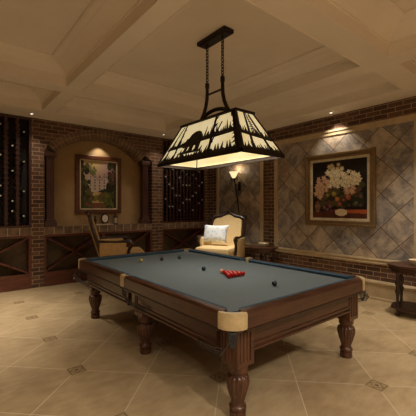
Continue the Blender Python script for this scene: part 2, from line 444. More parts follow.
# ------------------------------------------------------------ cabinets under ledge
def cabinet(x0, x1, bays, label):
    ox = (x0+x1)/2; t = thing('bottle_cabinet', label, 'cabinet', (ox, 7.7, 0)); xa, xb = x0-ox+.002, x1-ox-.002
    zt = ZL0-.002
    b = B(); bx(b, xa, .12, .28, xb, .15, zt); bx(b, xa, -.1, .24, xb, .12, .28); obj('back_panel', b, 'cabinside', t)
    b = B(); bx(b, xa, -.15, .06, xb, -.11, .3, .005); bx(b, xa, -.15, zt-.05, xb, -.11, zt, .005)
    w = (xb-xa)/bays
    for i in range(bays+1):
        c = xa+i*w; l = max(xa, c-.045); r = min(xb, c+.045)
        bx(b, l, -.148, .3, r, -.11, zt-.05, .004); bx(b, l, -.11, .28, r, .12, zt-.05)
    obj('face_frame', b, 'cabwood', t)
    b = B(); bx(b, xa, -.165, 0, xb, -.12, .065, .006); obj('plinth', b, 'cabwood', t)
    for i in range(bays):
        l = xa+i*w+.05; r = xa+(i+1)*w-.05; z0, z1 = .3, zt-.05
        for (p, q) in (((l, z0), (r, z1)), ((l, z1), (r, z0))):
            b = B(); a = math.atan2(q[1]-p[1], q[0]-p[0]); s = .025
            prism(b, [(p[0], p[1]), (p[0]+s*.8, p[1]) if q[1] > p[1] else (p[0]+s*.8, p[1]), (q[0], q[1]-s*1.1 if q[1] > p[1] else q[1]+s*1.1), (q[0], q[1]), (q[0]-s*.8, q[1]), (p[0], p[1]+s*1.1 if q[1] > p[1] else p[1]-s*1.1)],
                  lambda u, v, d: (u, d, v), -.1, .12)
            obj('diagonal_shelf', b, 'cabwood', t)
    return t
cabinet(-.02, P1[0], 1, 'dark wooden X-shelf bottle cabinet under the ledge left of the brick pier')
cabinet(P1[1], P2[0], 2, 'long dark wooden cabinet with two X-shelf bays under the arched niche')
cabinet(P2[1], P3[0], 1, 'dark wooden X-shelf bottle cabinet below the right wine rack')
bottle(.9, 7.66, .98, 'silver-capped wine bottle at the top of the left X-shelf cabinet', 'bottles lying in the left cabinet')
bottle(.86, 7.66, .385, 'silver-capped wine bottle at the bottom of the left X-shelf cabinet', 'bottles lying in the left cabinet')

# ------------------------------------------------------------ framed pictures
def painted(name, w, h, nx, nz, f, parent, mp):
    b = B(); vs = [[b.verts.new(mp(-w/2+w*i/nx, -h/2+h*j/nz)) for i in range(nx+1)] for j in range(nz+1)]
    fc = []
    for j in range(nz):
        for i in range(nx): fc.append(b.faces.new((vs[j][i], vs[j][i+1], vs[j+1][i+1], vs[j+1][i])))
    lay = b.loops.layers.float_color.new('paint'); q = 0
    for j in range(nz):
        for i in range(nx):
            c = f((i+.5)/nx, (j+.5)/nz)
            for lp in fc[q].loops: lp[lay] = srgb(*c)
            q += 1
    return obj(name, b, 'paint', parent)
def mixc(a, c, t): t = max(0, min(1, t)); return tuple(a[i]+(c[i]-a[i])*t for i in range(3))
RG = random.Random(3)
blobs = [(RG.random(), RG.random(), RG.uniform(.02, .07), RG.random()) for _ in range(220)]
def garden(u, v):
    c = mixc((205, 172, 140), (196, 160, 158), u)                      # evening sky
    c = mixc(c, (222, 196, 132), math.exp(-((u-.35)**2+(v-.93)**2)*26))
    if .2 < u < .84 and v > .3:                                       # pale manor with gables
        gx = ((u-.2)/.64*5) % 1; top = .66+.13*(1-abs(gx-.5)*2)+.06*math.sin(u*9)
        if v < top:
            c = (206, 184, 168)
            if .35 < gx < .62 and ((v*16) % 1) > .4 and v > .38: c = (92, 78, 74)
            if v > top-.03: c = (138, 112, 106)
    if .22 < v < .42 and u > .48 and (u-.75)**2/.09+(v-.31)**2/.012 < 1: c = (40, 44, 26)
    if v < .34:                                                       # lawn and a winding path
        c = (70, 78, 34)
        pc = .3+.34*(.32-v)+.09*math.sin(v*22); wd = .1+.5*(.34-v)*.6
        if abs(u-pc-.08) < wd: c = (206, 178, 116)
        if v < .12 and u > .3: c = mixc(c, (96, 48, 38), .75)
        if v < .2 and u > .62: c = (82, 92, 30)
    for (a, d, r, k) in blobs:                                        # foliage at both sides
        if (a-u)**2+(d-v)**2 < r*r:
            if a < .24 and d > .2: c = ((52, 50, 24), (96, 86, 36), (38, 34, 20))[int(k*3)]
            elif a > .76: c = ((94, 52, 58), (58, 62, 32), (118, 74, 70))[int(k*3)] if d > .5 else ((52, 62, 26), (96, 100, 46), (38, 34, 20))[int(k*3)]
            elif a < .4 and d > .74: c = mixc(c, (110, 112, 58), .7)
            elif d < .3: c = mixc(c, ((150, 70, 60), (110, 110, 40), (60, 62, 28))[int(k*3)], .6)
    if u < .08 or u > .93: c = mixc(c, (40, 38, 22), .6)
    return tuple(x*.92 for x in c)
t = thing('framed_garden_painting', 'brown-framed painting of a pale house and garden path inside the niche', 'painting', (3.0, YN-.005, 2.205))
W, H = 1.12, 1.38
mp = lambda p, q: (p, -.026, q)
b = B()
for (x0, z0, x1, z1) in ((-W/2, -H/2, W/2, -H/2+.1), (-W/2, H/2-.1, W/2, H/2), (-W/2, -H/2+.1, -W/2+.1, H/2-.1), (W/2-.1, -H/2+.1, W/2, H/2-.1)):
    bx(b, x0, -.06, z0, x1, 0, z1, .01)
obj('frame', b, 'framewood', t)
b = B()
w2, h2 = W/2-.1, H/2-.1
for (x0, z0, x1, z1) in ((-w2, -h2, w2, -h2+.025), (-w2, h2-.025, w2, h2), (-w2, -h2, -w2+.025, h2), (w2-.025, -h2, w2, h2)): bx(b, x0, -.04, z0, x1, -.002, z1)
obj('liner', b, 'mat', t)
painted('canvas', 2*w2-.05, 2*h2-.05, 84, 108, garden, t, mp)

fl = []
for cx_, cy_, rr, n, pal in ((.42, .82, .14, 22, 0), (.6, .68, .18, 32, 0), (.4, .62, .13, 14, 0), (.2, .58, .14, 20, 1), (.76, .66, .12, 16, 0), (.16, .44, .09, 9, 1), (.72, .46, .08, 7, 1)):
    for _ in range(n):
        a = RG.random()*6.28; d = rr*math.sqrt(RG.random()); fl.append((cx_+d*math.cos(a), cy_+d*math.sin(a), RG.uniform(.034, .066), pal, RG.random()*6))
leafs = [(RG.uniform(.12, .92), RG.uniform(.22, .6), RG.uniform(.03, .07), RG.random()) for _ in range(120)]
fruit = [(.48, .33, .05, (206, 128, 54)), (.42, .42, .055, (168, 158, 62)), (.3, .4, .045, (140, 132, 50)), (.68, .36, .06, (178, 92, 66)), (.6, .31, .04, (150, 66, 44)),
         (.24, .18, .05, (108, 62, 70)), (.3, .14, .05, (96, 50, 62)), (.35, .2, .045, (118, 70, 80)), (.27, .26, .04, (88, 46, 58)), (.38, .12, .04, (84, 44, 56)),
         (.78, .44, .045, (154, 96, 84)), (.82, .25, .05, (70, 76, 52)), (.53, .24, .045, (176, 64, 40)), (.9, .36, .04, (96, 74, 60))]
def bouquet(u, v):
    c = mixc((22, 17, 14), (34, 24, 20), v)
    if v < .12: c = mixc((70, 34, 24), (110, 54, 34), abs(math.sin(u*14))*.5)
    if .42 < u and .08+.04*(1-u) < v < .15: c = (168, 84, 44)
    for (a, d, r, k) in leafs:
        if ((a-u)/1.3)**2+(d-v)**2 < (r*.8)**2: c = ((40, 46, 26), (78, 74, 40), (96, 70, 52), (52, 36, 26))[int(k*4)]
    for (a, d, r, col) in fruit:
        r *= .8; col = tuple(k*.82 for k in col)
        q = ((a-u)**2+(d-v)**2)**.5
        if q < r: c = mixc(mixc(col, (240, 220, 180), .35), col, ((u-a+r*.3)**2+(v-d-r*.3)**2)**.5/r)
    for (a, d, r, pal, ph) in fl:
        q = ((a-u)**2+(d-v)**2)**.5; an = math.atan2(v-d, u-a); e = r*(.78+.22*math.cos(5*an+ph))
        if q < e:
            c1 = (240, 228, 192) if pal == 0 else (214, 182, 148); c2 = (158, 136, 96) if pal == 0 else (150, 98, 76)
            c = mixc(mixc(c1, (150, 120, 60), .8 if q < r*.16 else 0), c2, (q/e)**3*.85)
    if (u-.55)**2/.012+(v-.1)**2/.004 < 1 and v < .16-.3*(u-.5)**2: c = (216, 196, 162)
    if (u-.1)**2/.003+(v-.2)**2/.01 < 1: c = mixc((150, 116, 92), (96, 60, 46), abs(math.sin(v*30))*.6)
    return c
t = thing('framed_flower_painting', 'gold-framed still life of white flowers and fruit on the slate tile wall', 'painting', (XR-.012, 3.41, 2.02))
W, H = 1.45, 1.45
b = B()
def frame4(b, w, h, wd, d0, d1, bev=.008):
    for (a0, z0, a1_, z1) in ((-w/2, -h/2, w/2, -h/2+wd), (-w/2, h/2-wd, w/2, h/2), (-w/2, -h/2+wd, -w/2+wd, h/2-wd), (w/2-wd, -h/2+wd, w/2, h/2-wd)):
        bx(b, -d1, a0, z0, -d0, a1_, z1, bev)
frame4(b, W, H, .045, 0, .075); frame4(b, W-.07, H-.07, .07, 0, .05)
obj('frame', b, 'gold', t)
b = B(); frame4(b, W-.2, H-.2, .055, 0, .03, 0); obj('mat_border', b, 'mat', t)
painted('canvas', W-.31, H-.31, 90, 100, lambda u, v: bouquet(1-u, v), t, lambda p, q: (-.02, p, q))

# ------------------------------------------------------------ snooker table
TX, TY = 2.65, 3.41; HW, HL = 1.04, 1.71; ZTOP = .886
T = thing('snooker_table', 'large carved mahogany snooker table with grey-blue cloth and fluted legs', 'snooker table', (TX, TY, 0))
rc, rm = .15, .075
def notch_outline(w, h, rcn, rmn, off=0):
    pts = []
    for (sx, sy) in ((1, -1), (1, 1), (-1, 1), (-1, -1)):
        c = (sx*(HW-.07), sy*(HL-.07)); seq = []
        for i in range(9):
            a = math.radians({(1,-1): 180+i*-90/8+90-90, (1,1): 0, (-1,1): 0, (-1,-1): 0}[(sx, sy)]) if False else None
        base = {(1,-1): (180, 90), (1,1): (270, 180), (-1,1): (0, -90), (-1,-1): (90, 0)}[(sx, sy)]
        for i in range(9):
            a = math.radians(base[0]+(base[1]-base[0])*i/8); seq.append((c[0]+rcn*math.cos(a), c[1]+rcn*math.sin(a)))
        s0, s1 = seq[0], seq[-1]
        if sx == 1 and sy == -1: pts += [(s0[0], -h)] + seq + [(w, s1[1])] + [(w, -rmn)] + [(w-rmn*.9*math.cos(math.radians(t_)), rmn*math.sin(math.radians(t_))) for t_ in (-60, -30, 0, 30, 60)] + [(w, rmn)]
        elif sx == 1 and sy == 1: pts += [(w, s0[1])] + seq + [(s1[0], h)]
        elif sx == -1 and sy == 1: pts += [(s0[0], h)] + seq + [(-w, s1[1])] + [(-w, rmn)] + [(-w+rmn*.9*math.cos(math.radians(t_)), rmn*math.sin(math.radians(t_))) for t_ in (60, 30, 0, -30, -60)] + [(-w, -rmn)]
        else: pts += [(-w, s0[1])] + seq + [(s1[0], -h)]
    return pts
b = B(); prism(b, notch_outline(HW-.1, HL-.1, .08, .06), lambda x, y, z: (x, y, z), .79, .845); obj('playing_surface', b, 'cloth', T)
# wooden rails, cushions, aprons: profile (distance inward from outer edge, height)
rail_prof = [(0, .752), (.0, .862), (.008, .878), (.022, ZTOP), (.075, ZTOP), (.075, .76), (.012, .735)]
cush_prof = [(.075, ZTOP-.001), (.112, .882), (.132, .874), (.118, .846), (.075, .846)]
segs = []
e = .14; mm = .04; PM = .09          # middle pockets sit a little past the centre
for s in (-1, 1):
    segs += [('y', s, -HL+e, PM-mm), ('y', s, PM+mm, HL-e)]; segs += [('x', s, -HW+e, HW-e)]
for ax, s, a, c in segs:
    def mpf(p, q, d, ax=ax, s=s): return (s*(HW-p), d, q) if ax == 'y' else (d, s*(HL-p), q)
    b = B(); prism(b, rail_prof, mpf, a, c); bmesh.ops.bevel(b, geom=[x for x in b.edges if x.calc_length() > .5], offset=.003, segments=1)
    r_ = obj('wooden_rail', b, 'mahog', T)
    b = B(); prism(b, [(-.008, .738), (-.008, .752), (.0, .758), (.02, .758), (.02, .738)], mpf, a, c); obj('rail_moulding', b, 'darkwood', r_)
    b = B(); sh = .05
    A = [b.verts.new(mpf(p, q, a+(0 if p < .08 else sh*(p-.075)/.05))) for p, q in cush_prof]
    Bv = [b.verts.new(mpf(p, q, c-(0 if p < .08 else sh*(p-.075)/.05))) for p, q in cush_prof]
    b.faces.new(A); b.faces.new(Bv[::-1])
    for i in range(5): b.faces.new((A[i], Bv[i], Bv[(i+1) % 5], A[(i+1) % 5]))
    obj('cushion', b, 'cushion', T)
ap = [(.09, .75), (.085, .60), (.075, .592), (.075, .578), (.088, .572), (.088, .56), (.072, .552), (.072, .535), (.09, .525), (.13, .52), (.13, .75)]
for ax, s, a, c in (('y', -1, -HL+.27, -.12), ('y', -1, .12, HL-.27), ('y', 1, -HL+.27, -.12), ('y', 1, .12, HL-.27), ('x', -1, -HW+.27, HW-.27), ('x', 1, -HW+.27, HW-.27)):
    b = B(); prism(b, ap, lambda p, q, d: (s*(HW-p), d, q) if ax == 'y' else (d, s*(HL-p), q), a, c); obj('apron', b, 'mahog', T)
b = B(); bx(b, -HW+.12, -HL+.12, .72, HW-.12, HL-.12, .785); obj('slate_bed', b, 'darkwood', T)
legprof = [(.058, 0), (.064, .006), (.064, .055), (.056, .06), (.056, .068), (.068, .08), (.068, .1), (.056, .112), (.052, .13), (.058, .16), (.07, .2), (.082, .24), (.09, .28), (.09, .315), (.082, .338), (.062, .352), (.06, .362), (.076, .372), (.08, .39), (.078, .405), (.084, .42), (.084, .43)]
for ix, sx in enumerate((-1, 1)):
    for sy in (-1, 0, 1):
        cx_, cy_ = (1.83 if sx < 0 else 3.51)-TX, {-1: 1.87, 0: 3.37, 1: 4.92}[sy]-TY
        b = B(); lathe(b, legprof, (cx_, cy_), 64, (.13, .345, 16, .045)); lg = obj('leg', b, 'mahog_leg', T, True)
        b = B(); h_ = .092; bx(b, cx_-h_, cy_-h_, .43, cx_+h_, cy_+h_, .735, .005)
        for k in range(4):
            o_ = -.055+k*.0365
            for s in (-1, 1):
                bx(b, cx_+o_-.009, cy_+s*h_-.008, .47, cx_+o_+.009, cy_+s*h_+.008, .7, .004)
                bx(b, cx_+s*h_-.008, cy_+o_-.009, .47, cx_+s*h_+.008, cy_+o_+.009, .7, .004)
        obj('leg_block', b, 'mahog_leg', lg)
def net(cx_, cy_, parent, r=.062, ztop=.74):
    b = B()
    prof = [(r, ztop), (r*1.05, ztop-.03), (r*.95, ztop-.07), (r*.6, ztop-.1), (.008, ztop-.115)]
    for k in range(12):
        a = 2*PI*k/12; tw = .5
        tube(b, [(cx_+p*math.cos(a+tw*i/4), cy_+p*math.sin(a+tw*i/4), z) for i, (p, z) in enumerate(prof)], .0018, 4)
        tube(b, [(cx_+p*math.cos(a-tw*i/4), cy_+p*math.sin(a-tw*i/4), z) for i, (p, z) in enumerate(prof)], .0018, 4)
    tube(b, arc((cx_, cy_), r, 0, 2*PI*15/16, 15, 'xy', ztop), .005, 6, True)
    return obj('net', b, 'net', parent)
for sx in (-1, 1):
    for sy in (-1, 1):
        # leather wraps round the corner
        x0, y0 = HW-.14, HL-.14; ro, ri = .145, .105
        o_pts = [(x0+ro*math.cos(a), y0+ro*math.sin(a)) for a in [PI/2*i/12 for i in range(13)]]
        i_pts = [(x0+ri*math.cos(a), y0+ri*math.sin(a)) for a in [PI/2*i/12 for i in range(12, -1, -1)]]
        poly = [(x0+ro, y0-.012)] + o_pts + [(x0-.012, y0+ro), (x0-.012, y0+ri)] + i_pts + [(x0+ri, y0-.012)]
        b = B(); prism(b, poly, lambda p, q, d: (sx*p, sy*q, d), .757, .882)
        bmesh.ops.bevel(b, geom=[x for x in b.edges if abs(x.verts[0].co.z-x.verts[1].co.z) < .001], offset=.007, segments=3)
        pk = obj('pocket_leather', b, 'leather', T, True)
        b = B(); lathe(b, [(.1, .745), (.1, .80), (.075, .82), (.07, .74)], (sx*x0, sy*y0), 24); obj('pocket_cup', b, 'black', pk)
        net(sx*(HW-.05), sy*(HL-.05), pk, .03, .742)
        b = B()
        for k in range(3):
            dz = -.018*k; s_ = .02*k
            tube(b, [(sx*(HW+.0+s_), sy*(HL-.02), .70+dz), (sx*(HW+.02+s_), sy*(HL-.06), .64+dz), (sx*(HW+.0), sy*(HL-.2), .60+dz), (sx*(HW-.02), sy*(HL-.42), .575+dz), (sx*(HW-.05), sy*(HL-.44), .6+dz)], .005, 6)
        obj('ball_rail', b, 'wire', pk)
for sx in (-1, 1):
    b = B(); poly = [(HW-.1, -.055)]+[(HW-.1, -.045)]
    poly = [(HW+.01, -.04), (HW+.01, .04), (HW-.055, .04), (HW-.06, .034), (HW-.035, .026), (HW-.03, 0), (HW-.035, -.026), (HW-.06, -.034), (HW-.055, -.04)]
    b = B(); prism(b, poly, lambda p, q, d: (sx*p, q+PM, d), .762, .894); pk = obj('pocket_leather', b, 'leather', T)
    b = B(); lathe(b, [(.04, .75), (.04, .80), (.038, .82), (.038, .75)], (sx*(HW-.08), PM), 18); obj('pocket_cup', b, 'black', pk)
    net(sx*(HW-.03), PM, pk, .032, .76)
    b = B()
    for k in range(3):
        dz = -.018*k
        tube(b, [(sx*(HW-.0), .03, .73+dz), (sx*(HW-.0), -.0, .66+dz), (sx*(HW-.02), -.12, .62+dz), (sx*(HW-.05), -.34, .60+dz), (sx*(HW-.08), -.36, .62+dz)], .005, 6)
    obj('ball_rail', b, 'wire', pk)

# ------------------------------------------------------------ balls
BR = .028
def ball(x, y, mat, name, label, group=None):
    b = B(); bmesh.ops.create_uvsphere(b, u_segments=20, v_segments=12, radius=BR)
    o = obj(name, b, mat, None, 'all'); o.location = (x, y, .8455+BR); return tag(o, label, 'ball', group)
ball(2.33, 4.42, ballmat('ball_yellow', srgb(176, 156, 84)), 'snooker_ball', 'yellow snooker ball, leftmost of the far row on the cloth')
ball(2.63, 4.33, ballmat('ball_brown', srgb(64, 28, 20)), 'snooker_ball', 'dark brown snooker ball, middle of the far row on the cloth')
ball(2.93, 4.3, ballmat('ball_green', srgb(26, 62, 46)), 'snooker_ball', 'dark green snooker ball, rightmost of the far row on the cloth')
ball(2.64, 3.32, ballmat('ball_blue', srgb(20, 48, 70)), 'snooker_ball', 'dark blue snooker ball alone in the middle of the cloth')
ball(2.68, 2.2, ballmat('ball_black', srgb(14, 13, 13)), 'snooker_ball', 'black snooker ball nearest the short end of the table')
ball(2.69, 3.03, ballmat('ball_pink', srgb(214, 150, 130)), 'snooker_ball', 'pale pink snooker ball at the tip of the red triangle')
redm = ballmat('ball_red', srgb(170, 14, 10)); proto = None
RN = ['tip row', 'second row', 'third row', 'fourth row', 'base row']
for r in range(5):
    for k in range(r+1):
        x = 2.69+(k-r/2)*.0565; y = 2.972-r*.0492
        pos = {0: 'only ball'}.get(r, ['leftmost', 'second', 'third', 'fourth', 'rightmost'][k] if not (k == r) else 'rightmost')
        lab = 'red snooker ball, %s of the %s of the red triangle' % (pos, RN[r])
        if proto is None: proto = ball(x, y, redm, 'snooker_ball', lab, 'racked red snooker balls')
        else:
            o = proto.copy(); COL.objects.link(o); o.location = (x, y, .845+BR); o['label'] = lab

# ------------------------------------------------------------ pendant lamp over the table
LXc, LYc = 2.715, 3.19
Lp = thing('pendant_billiard_lamp', 'long bronze pendant lamp with bear and pine silhouettes on amber panels', 'lamp', (LXc, LYc, 2.25))
bw, bl, tw, tl, hh = .335, .815, .14, .525, .5
Bc = [(-bw, bl), (-bw, -bl), (bw, -bl), (bw, bl)]; Tc = [(-tw, tl), (-tw, -tl), (tw, -tl), (tw, tl)]
def face_map(i):
    a, c = Bc[i], Bc[(i+1) % 4]; d, e_ = Tc[i], Tc[(i+1) % 4]
    A, Bq, D, E_ = Vector((*a, 0)), Vector((*c, 0)), Vector((*d, hh)), Vector((*e_, hh))
    nrm = (Bq-A).cross(D-A).normalized()
    cen = (A+Bq+D+E_)/4
    if nrm.dot(Vector((cen.x, cen.y, 0))) < 0: nrm = -nrm
    def f(u, v, d_): return (A*(1-u)+Bq*u)*(1-v)+(D*(1-u)+E_*u)*v+nrm*d_
    return f
def strip(f, b, u0, v0, u1, v1, w, d0=.001, d1=.008, aspect=1):
    du, dv = u1-u0, v1-v0; L = math.hypot(du, dv*.4); px, pv = -dv*.4/L*w, du/L*w*2.4
    prism(b, [(u0+px, v0+pv), (u1+px, v1+pv), (u1-px, v1-pv), (u0-px, v0-pv)], f, d0, d1)
def grass(f, b, u0, u1, v, h, n, rnd, slope=0):
    """ragged strip of grass: a solid band with blades as thin wedges"""
    for k in range(n):
        ua = u0+(u1-u0)*k/n; ub = u0+(u1-u0)*(k+1)/n; vv = v+slope*(ua-u0)
        prism(b, [(ua, vv-h*.35), (ub, vv-h*.35), (ub, vv+h*.1), (ua, vv+h*.1)], f, .001, .007)
        hh_ = h*rnd.uniform(.3, 1.2); lean = (ub-ua)*rnd.uniform(-.7, .9)
        prism(b, [(ua, vv), (ub, vv), ((ua+ub)/2+lean, vv+hh_)], f, .001, .006)
def pine(f, b, u, v0, v1, w, rnd):
    n = 7
    strip(f, b, u, v0, u, v1, .006 if w > .03 else .004)
    for k in range(n):
        va = v0+(v1-v0)*(.12+.85*k/n); ww = w*(1-k/n*.85)
        for s in (-1, 1):
            prism(b, [(u, va+.06*(v1-v0)), (u+s*ww*rnd.uniform(.8, 1.2), va-.03*(v1-v0)), (u, va)], f, .001, .006)
bear = [(-.5, -.2), (-.52, -.05), (-.42, .1), (-.38, .2), (-.3, .18), (-.2, .36), (-.02, .46), (.18, .47), (.36, .4), (.47, .22), (.5, 0), (.47, -.2), (.46, -.5), (.28, -.5), (.27, -.24), (.16, -.18), (.1, -.5), (-.06, -.5), (-.06, -.2), (-.14, -.22), (-.18, -.48), (-.32, -.48), (-.3, -.16), (-.38, -.24)]
rnd = random.Random(11)
for i in range(4):
    f = face_map(i); b = B()
    prism(b, [(0, 0), (1, 0), (1, 1), (0, 1)], f, -.004, 0); sp_ = obj('shade_panel', b, 'shade', Lp)
    b = B(); long_ = i % 2 == 0
    if long_:
        flip = i == 2
        def f2(u, v, d, f=f, fl_=flip): return f(1-u, v, d) if fl_ else f(u, v, d)
        grass(f2, b, .02, .98, .08, .17, 30, rnd)
        grass(f2, b, .03, .3, .40, .18, 9, rnd, .15); grass(f2, b, .52, .97, .50, .24, 16, rnd, .1)
        strip(f2, b, .2, 0, .14, 1, .009)
        for q_ in range(9):
            v_ = .08+q_*.1; sg = (-1)**q_; prism(b, [(.67+.04*v_, v_), (.67+.04*v_+sg*rnd.uniform(.02, .05), v_+rnd.uniform(.03, .12)), (.67+.04*v_, v_+.08)], f2, .001, .006)
            prism(b, [(.2-.06*v_, v_), (.2-.06*v_-sg*rnd.uniform(.015, .035), v_+rnd.uniform(.03, .12)), (.2-.06*v_, v_+.07)], f2, .001, .006); strip(f2, b, .66, 0, .70, 1, .014); grass(f2, b, .93, .99, .9, .1, 3, rnd); strip(f2, b, .975, 0, .975, 1, .02); strip(f2, b, .69, .35, .8, .8, .005)
        prism(b, [(.40+x*.27, .46+y*.56) for x, y in bear], f2, .001, .009)
        grass(f2, b, .26, .56, .2, .1, 10, rnd)
        pine(f2, b, .955, .1, .98, .04, rnd); strip(f2, b, .05, .1, .1, .95, .006)
    else:
        flip = i == 3
        def f2(u, v, d, f=f, fl_=flip): return f(1-u, v, d) if fl_ else f(u, v, d)
        grass(f2, b, .03, .97, .07, .14, 20, rnd); grass(f2, b, .05, .95, .46, .16, 16, rnd, -.1)
        strip(f2, b, .3, .1, .42, .98, .03); strip(f2, b, .74, .05, .62, .95, .03); strip(f2, b, .03, 0, .03, 1, .03); pine(f2, b, .5, .5, 1, .12, rnd)
    obj('silhouette_cutout', b, 'iron', sp_)
b = B()
for i in range(4):
    a, c = Bc[i], Bc[(i+1) % 4]; d, e_ = Tc[i], Tc[(i+1) % 4]
    for z, r_, (p, q) in ((0, .014, (a, c)), (hh, .016, (d, e_))):
        P0, P1_ = Vector((*p, z)), Vector((*q, z)); tube(b, [P0, P1_], r_, 4)
    tube(b, [Vector((*a, 0)), Vector((*d, hh))], .014, 6)
    w_ = .02; x0, x1 = min(a[0], c[0]), max(a[0], c[0]); y0, y1 = min(a[1], c[1]), max(a[1], c[1])
    bx(b, x0-.012, y0-.012, -.028, x1+.012, y1+.012, .012)
bx(b, -tw-.02, -tl-.02, hh-.005, tw+.02, tl+.02, hh+.022, .004)
obj('lamp_frame', b, 'iron', Lp)
# yoke: two curved uprights, bridge arch and crossbar
yo = .15
b = B()
for s in (-1, 1):
    tube(b, [(0, s*yo, 1.0), (0, s*yo, .9), (0, s*(yo+.005), .82), (0, s*(yo+.03), .72), (0, s*(yo+.075), .63), (0, s*(yo+.13), .56), (0, s*(yo+.15), hh+.02)], [.02, .022, .023, .023, .024, .026, .026], 8)
    tube(b, [(0, s*yo, 1.02), (0, s*yo, .96)], .028, 8)
tube(b, [(0, -yo, .87), (0, yo, .87)], .013, 6)
tube(b, [(0, (yo+.13)*math.cos(a), hh+.015+.13*math.sin(a)) for a in [PI*i/14 for i in range(15)]], .024, 8)
obj('yoke', b, 'iron', Lp)
ZCAN = ZT-2.25
for s in (-1, 1):
    b = B(); z = 1.01; k = 0
    while z < ZCAN-.03:
        pts = []
        for j in range(12):
            a = 2*PI*j/12; p, q = .017*math.cos(a), .027*math.sin(a)
            pts.append((p if k % 2 else 0, s*yo+(0 if k % 2 else p), z+.018+q))
        tube(b, pts, .0062, 5, True); z += .04; k += 1
    obj('chain', b, 'iron', Lp)
b = B(); bx(b, -.08, -.27, ZCAN-.05, .08, .27, ZCAN-.001, .006); bx(b, -.06, -.25, ZCAN-.06, .06, .25, ZCAN-.05, .003)
for s in (-1, 1): lathe(b, [(.018, ZCAN-.075), (.018, ZCAN-.06)], (0, s*yo), 12)
obj('canopy', b, 'iron', Lp)
for s in (-1, 1):
    b = B(); lathe(b, [(.012, hh-.02), (.02, hh-.06), (.035, hh-.1), (.04, hh-.13), (.028, hh-.165), (0, hh-.175)], (0, s*.25), 16); obj('bulb', b, 'bulb', Lp, True)

# ------------------------------------------------------------ armchair
def armchair(label, loc, rz, mat):
    t = thing('armchair', label, 'armchair', loc, rz, 'carved armchairs')
    b = B(); bx(b, -.42, -.6, .52, .42, .3, .78, .08); obj('seat_cushion', b, mat, t, True)
    b = B(); bx(b, -.45, -.56, .38, .45, .36, .54, .02)
    for k in range(9): bx(b, -.4+k*.09, -.58, .4+.01*math.sin(k*1.6), -.34+k*.09, -.55, .5, .01)
    obj('seat_rail', b, 'darkwood', t)
    # backrest (raked), outline with shoulders and a central crest
    out = [(-.4, .7), (-.42, 1.0), (-.41, 1.3), (-.39, 1.38), (-.32, 1.42), (-.2, 1.435), (-.1, 1.48), (0, 1.515), (.1, 1.48), (.2, 1.435), (.32, 1.42), (.39, 1.38), (.41, 1.3), (.42, 1.0), (.4, .7)]
    rake = lambda x, z, d: (x, .26+d+(z-.7)*.3, z)
    b = B(); prism(b, [(x*.9, .7+(z-.7)*.965) for x, z in out], rake, -.05, .06)
    bmesh.ops.bevel(b, geom=[e for e in b.edges if abs(e.verts[0].co.y-e.verts[1].co.y-(e.verts[0].co.z-e.verts[1].co.z)*.3) < .02], offset=.025, segments=2)
    obj('backrest', b, mat, t, True)
    b = B(); pts = [rake(x*1.02, z+.012, .0) for x, z in out]; tube(b, pts, .034, 8)
    for s in (-1, 1):
        tube(b, [rake(s*.42, 1.34, 0), rake(s*.46, 1.39, -.01), rake(s*.45, 1.46, -.01), rake(s*.39, 1.47, 0), rake(s*.36, 1.43, 0)], [.03, .028, .024, .02, .015], 8)
    obj('back_frame', b, 'darkwood', t, True)
    b = B()
    for k in range(-4, 5):
        z = 1.525-.016*k*k*.7+.03*(1 if k % 2 == 0 else 0); p = rake(k*.045, z, 0)
        bmesh.ops.create_uvsphere(b, u_segments=8, v_segments=6, radius=.034 if k else .055, matrix=Matrix.Translation(p))
    obj('carved_crest', b, 'darkwood', t, True)
    for s in (-1, 1):
        b = B(); bx(b, s*.44-.05, -.21, .5, s*.44+.05, .3, .97, .03); a_ = obj('arm_panel', b, mat, t, True)
        b = B()
        tube(b, [(s*.44, .34, 1.0), (s*.445, .2, .985), (s*.45, .0, .975), (s*.455, -.16, .985), (s*.46, -.26, .99), (s*.46, -.32, .96), (s*.46, -.31, .9), (s*.455, -.26, .82), (s*.45, -.24, .72), (s*.45, -.3, .6), (s*.44, -.44, .52)], [.028, .026, .028, .03, .034, .038, .034, .032, .03, .032, .036], 8)
        bmesh.ops.create_uvsphere(b, u_segments=10, v_segments=8, radius=.05, matrix=Matrix.Translation((s*.46, -.3, .93)))
        obj('carved_arm_rail', b, 'darkwood', a_, True)
    for s in (-1, 1):
        b = B(); tube(b, [(s*.4, -.48, .42), (s*.415, -.51, .34), (s*.42, -.52, .24), (s*.4, -.49, .12), (s*.4, -.5, .04), (s*.41, -.53, .0)], [.05, .052, .042, .028, .026, .034], 10); obj('leg', b, 'darkwood', t, True)
        b = B(); tube(b, [(s*.4, .3, .42), (s*.4, .33, .25), (s*.4, .38, .1), (s*.4, .42, 0)], [.04, .035, .028, .03], 10); obj('leg', b, 'darkwood', t, True)
    return t
def rzf(fx, fy): return math.atan2(fy, fx)+PI/2      # local -Y points along (fx,fy)
C1 = (5.13, 5.79, 0); f1 = (-.90, -.44)
armchair('cream armchair with dark carved crest and white pillow in the far corner', C1, rzf(*f1), 'fabric')
armchair('tan armchair seen from its side, in front of the arched niche', (2.86, 6.6, 0), rzf(.93, -.36), 'fabric_b')

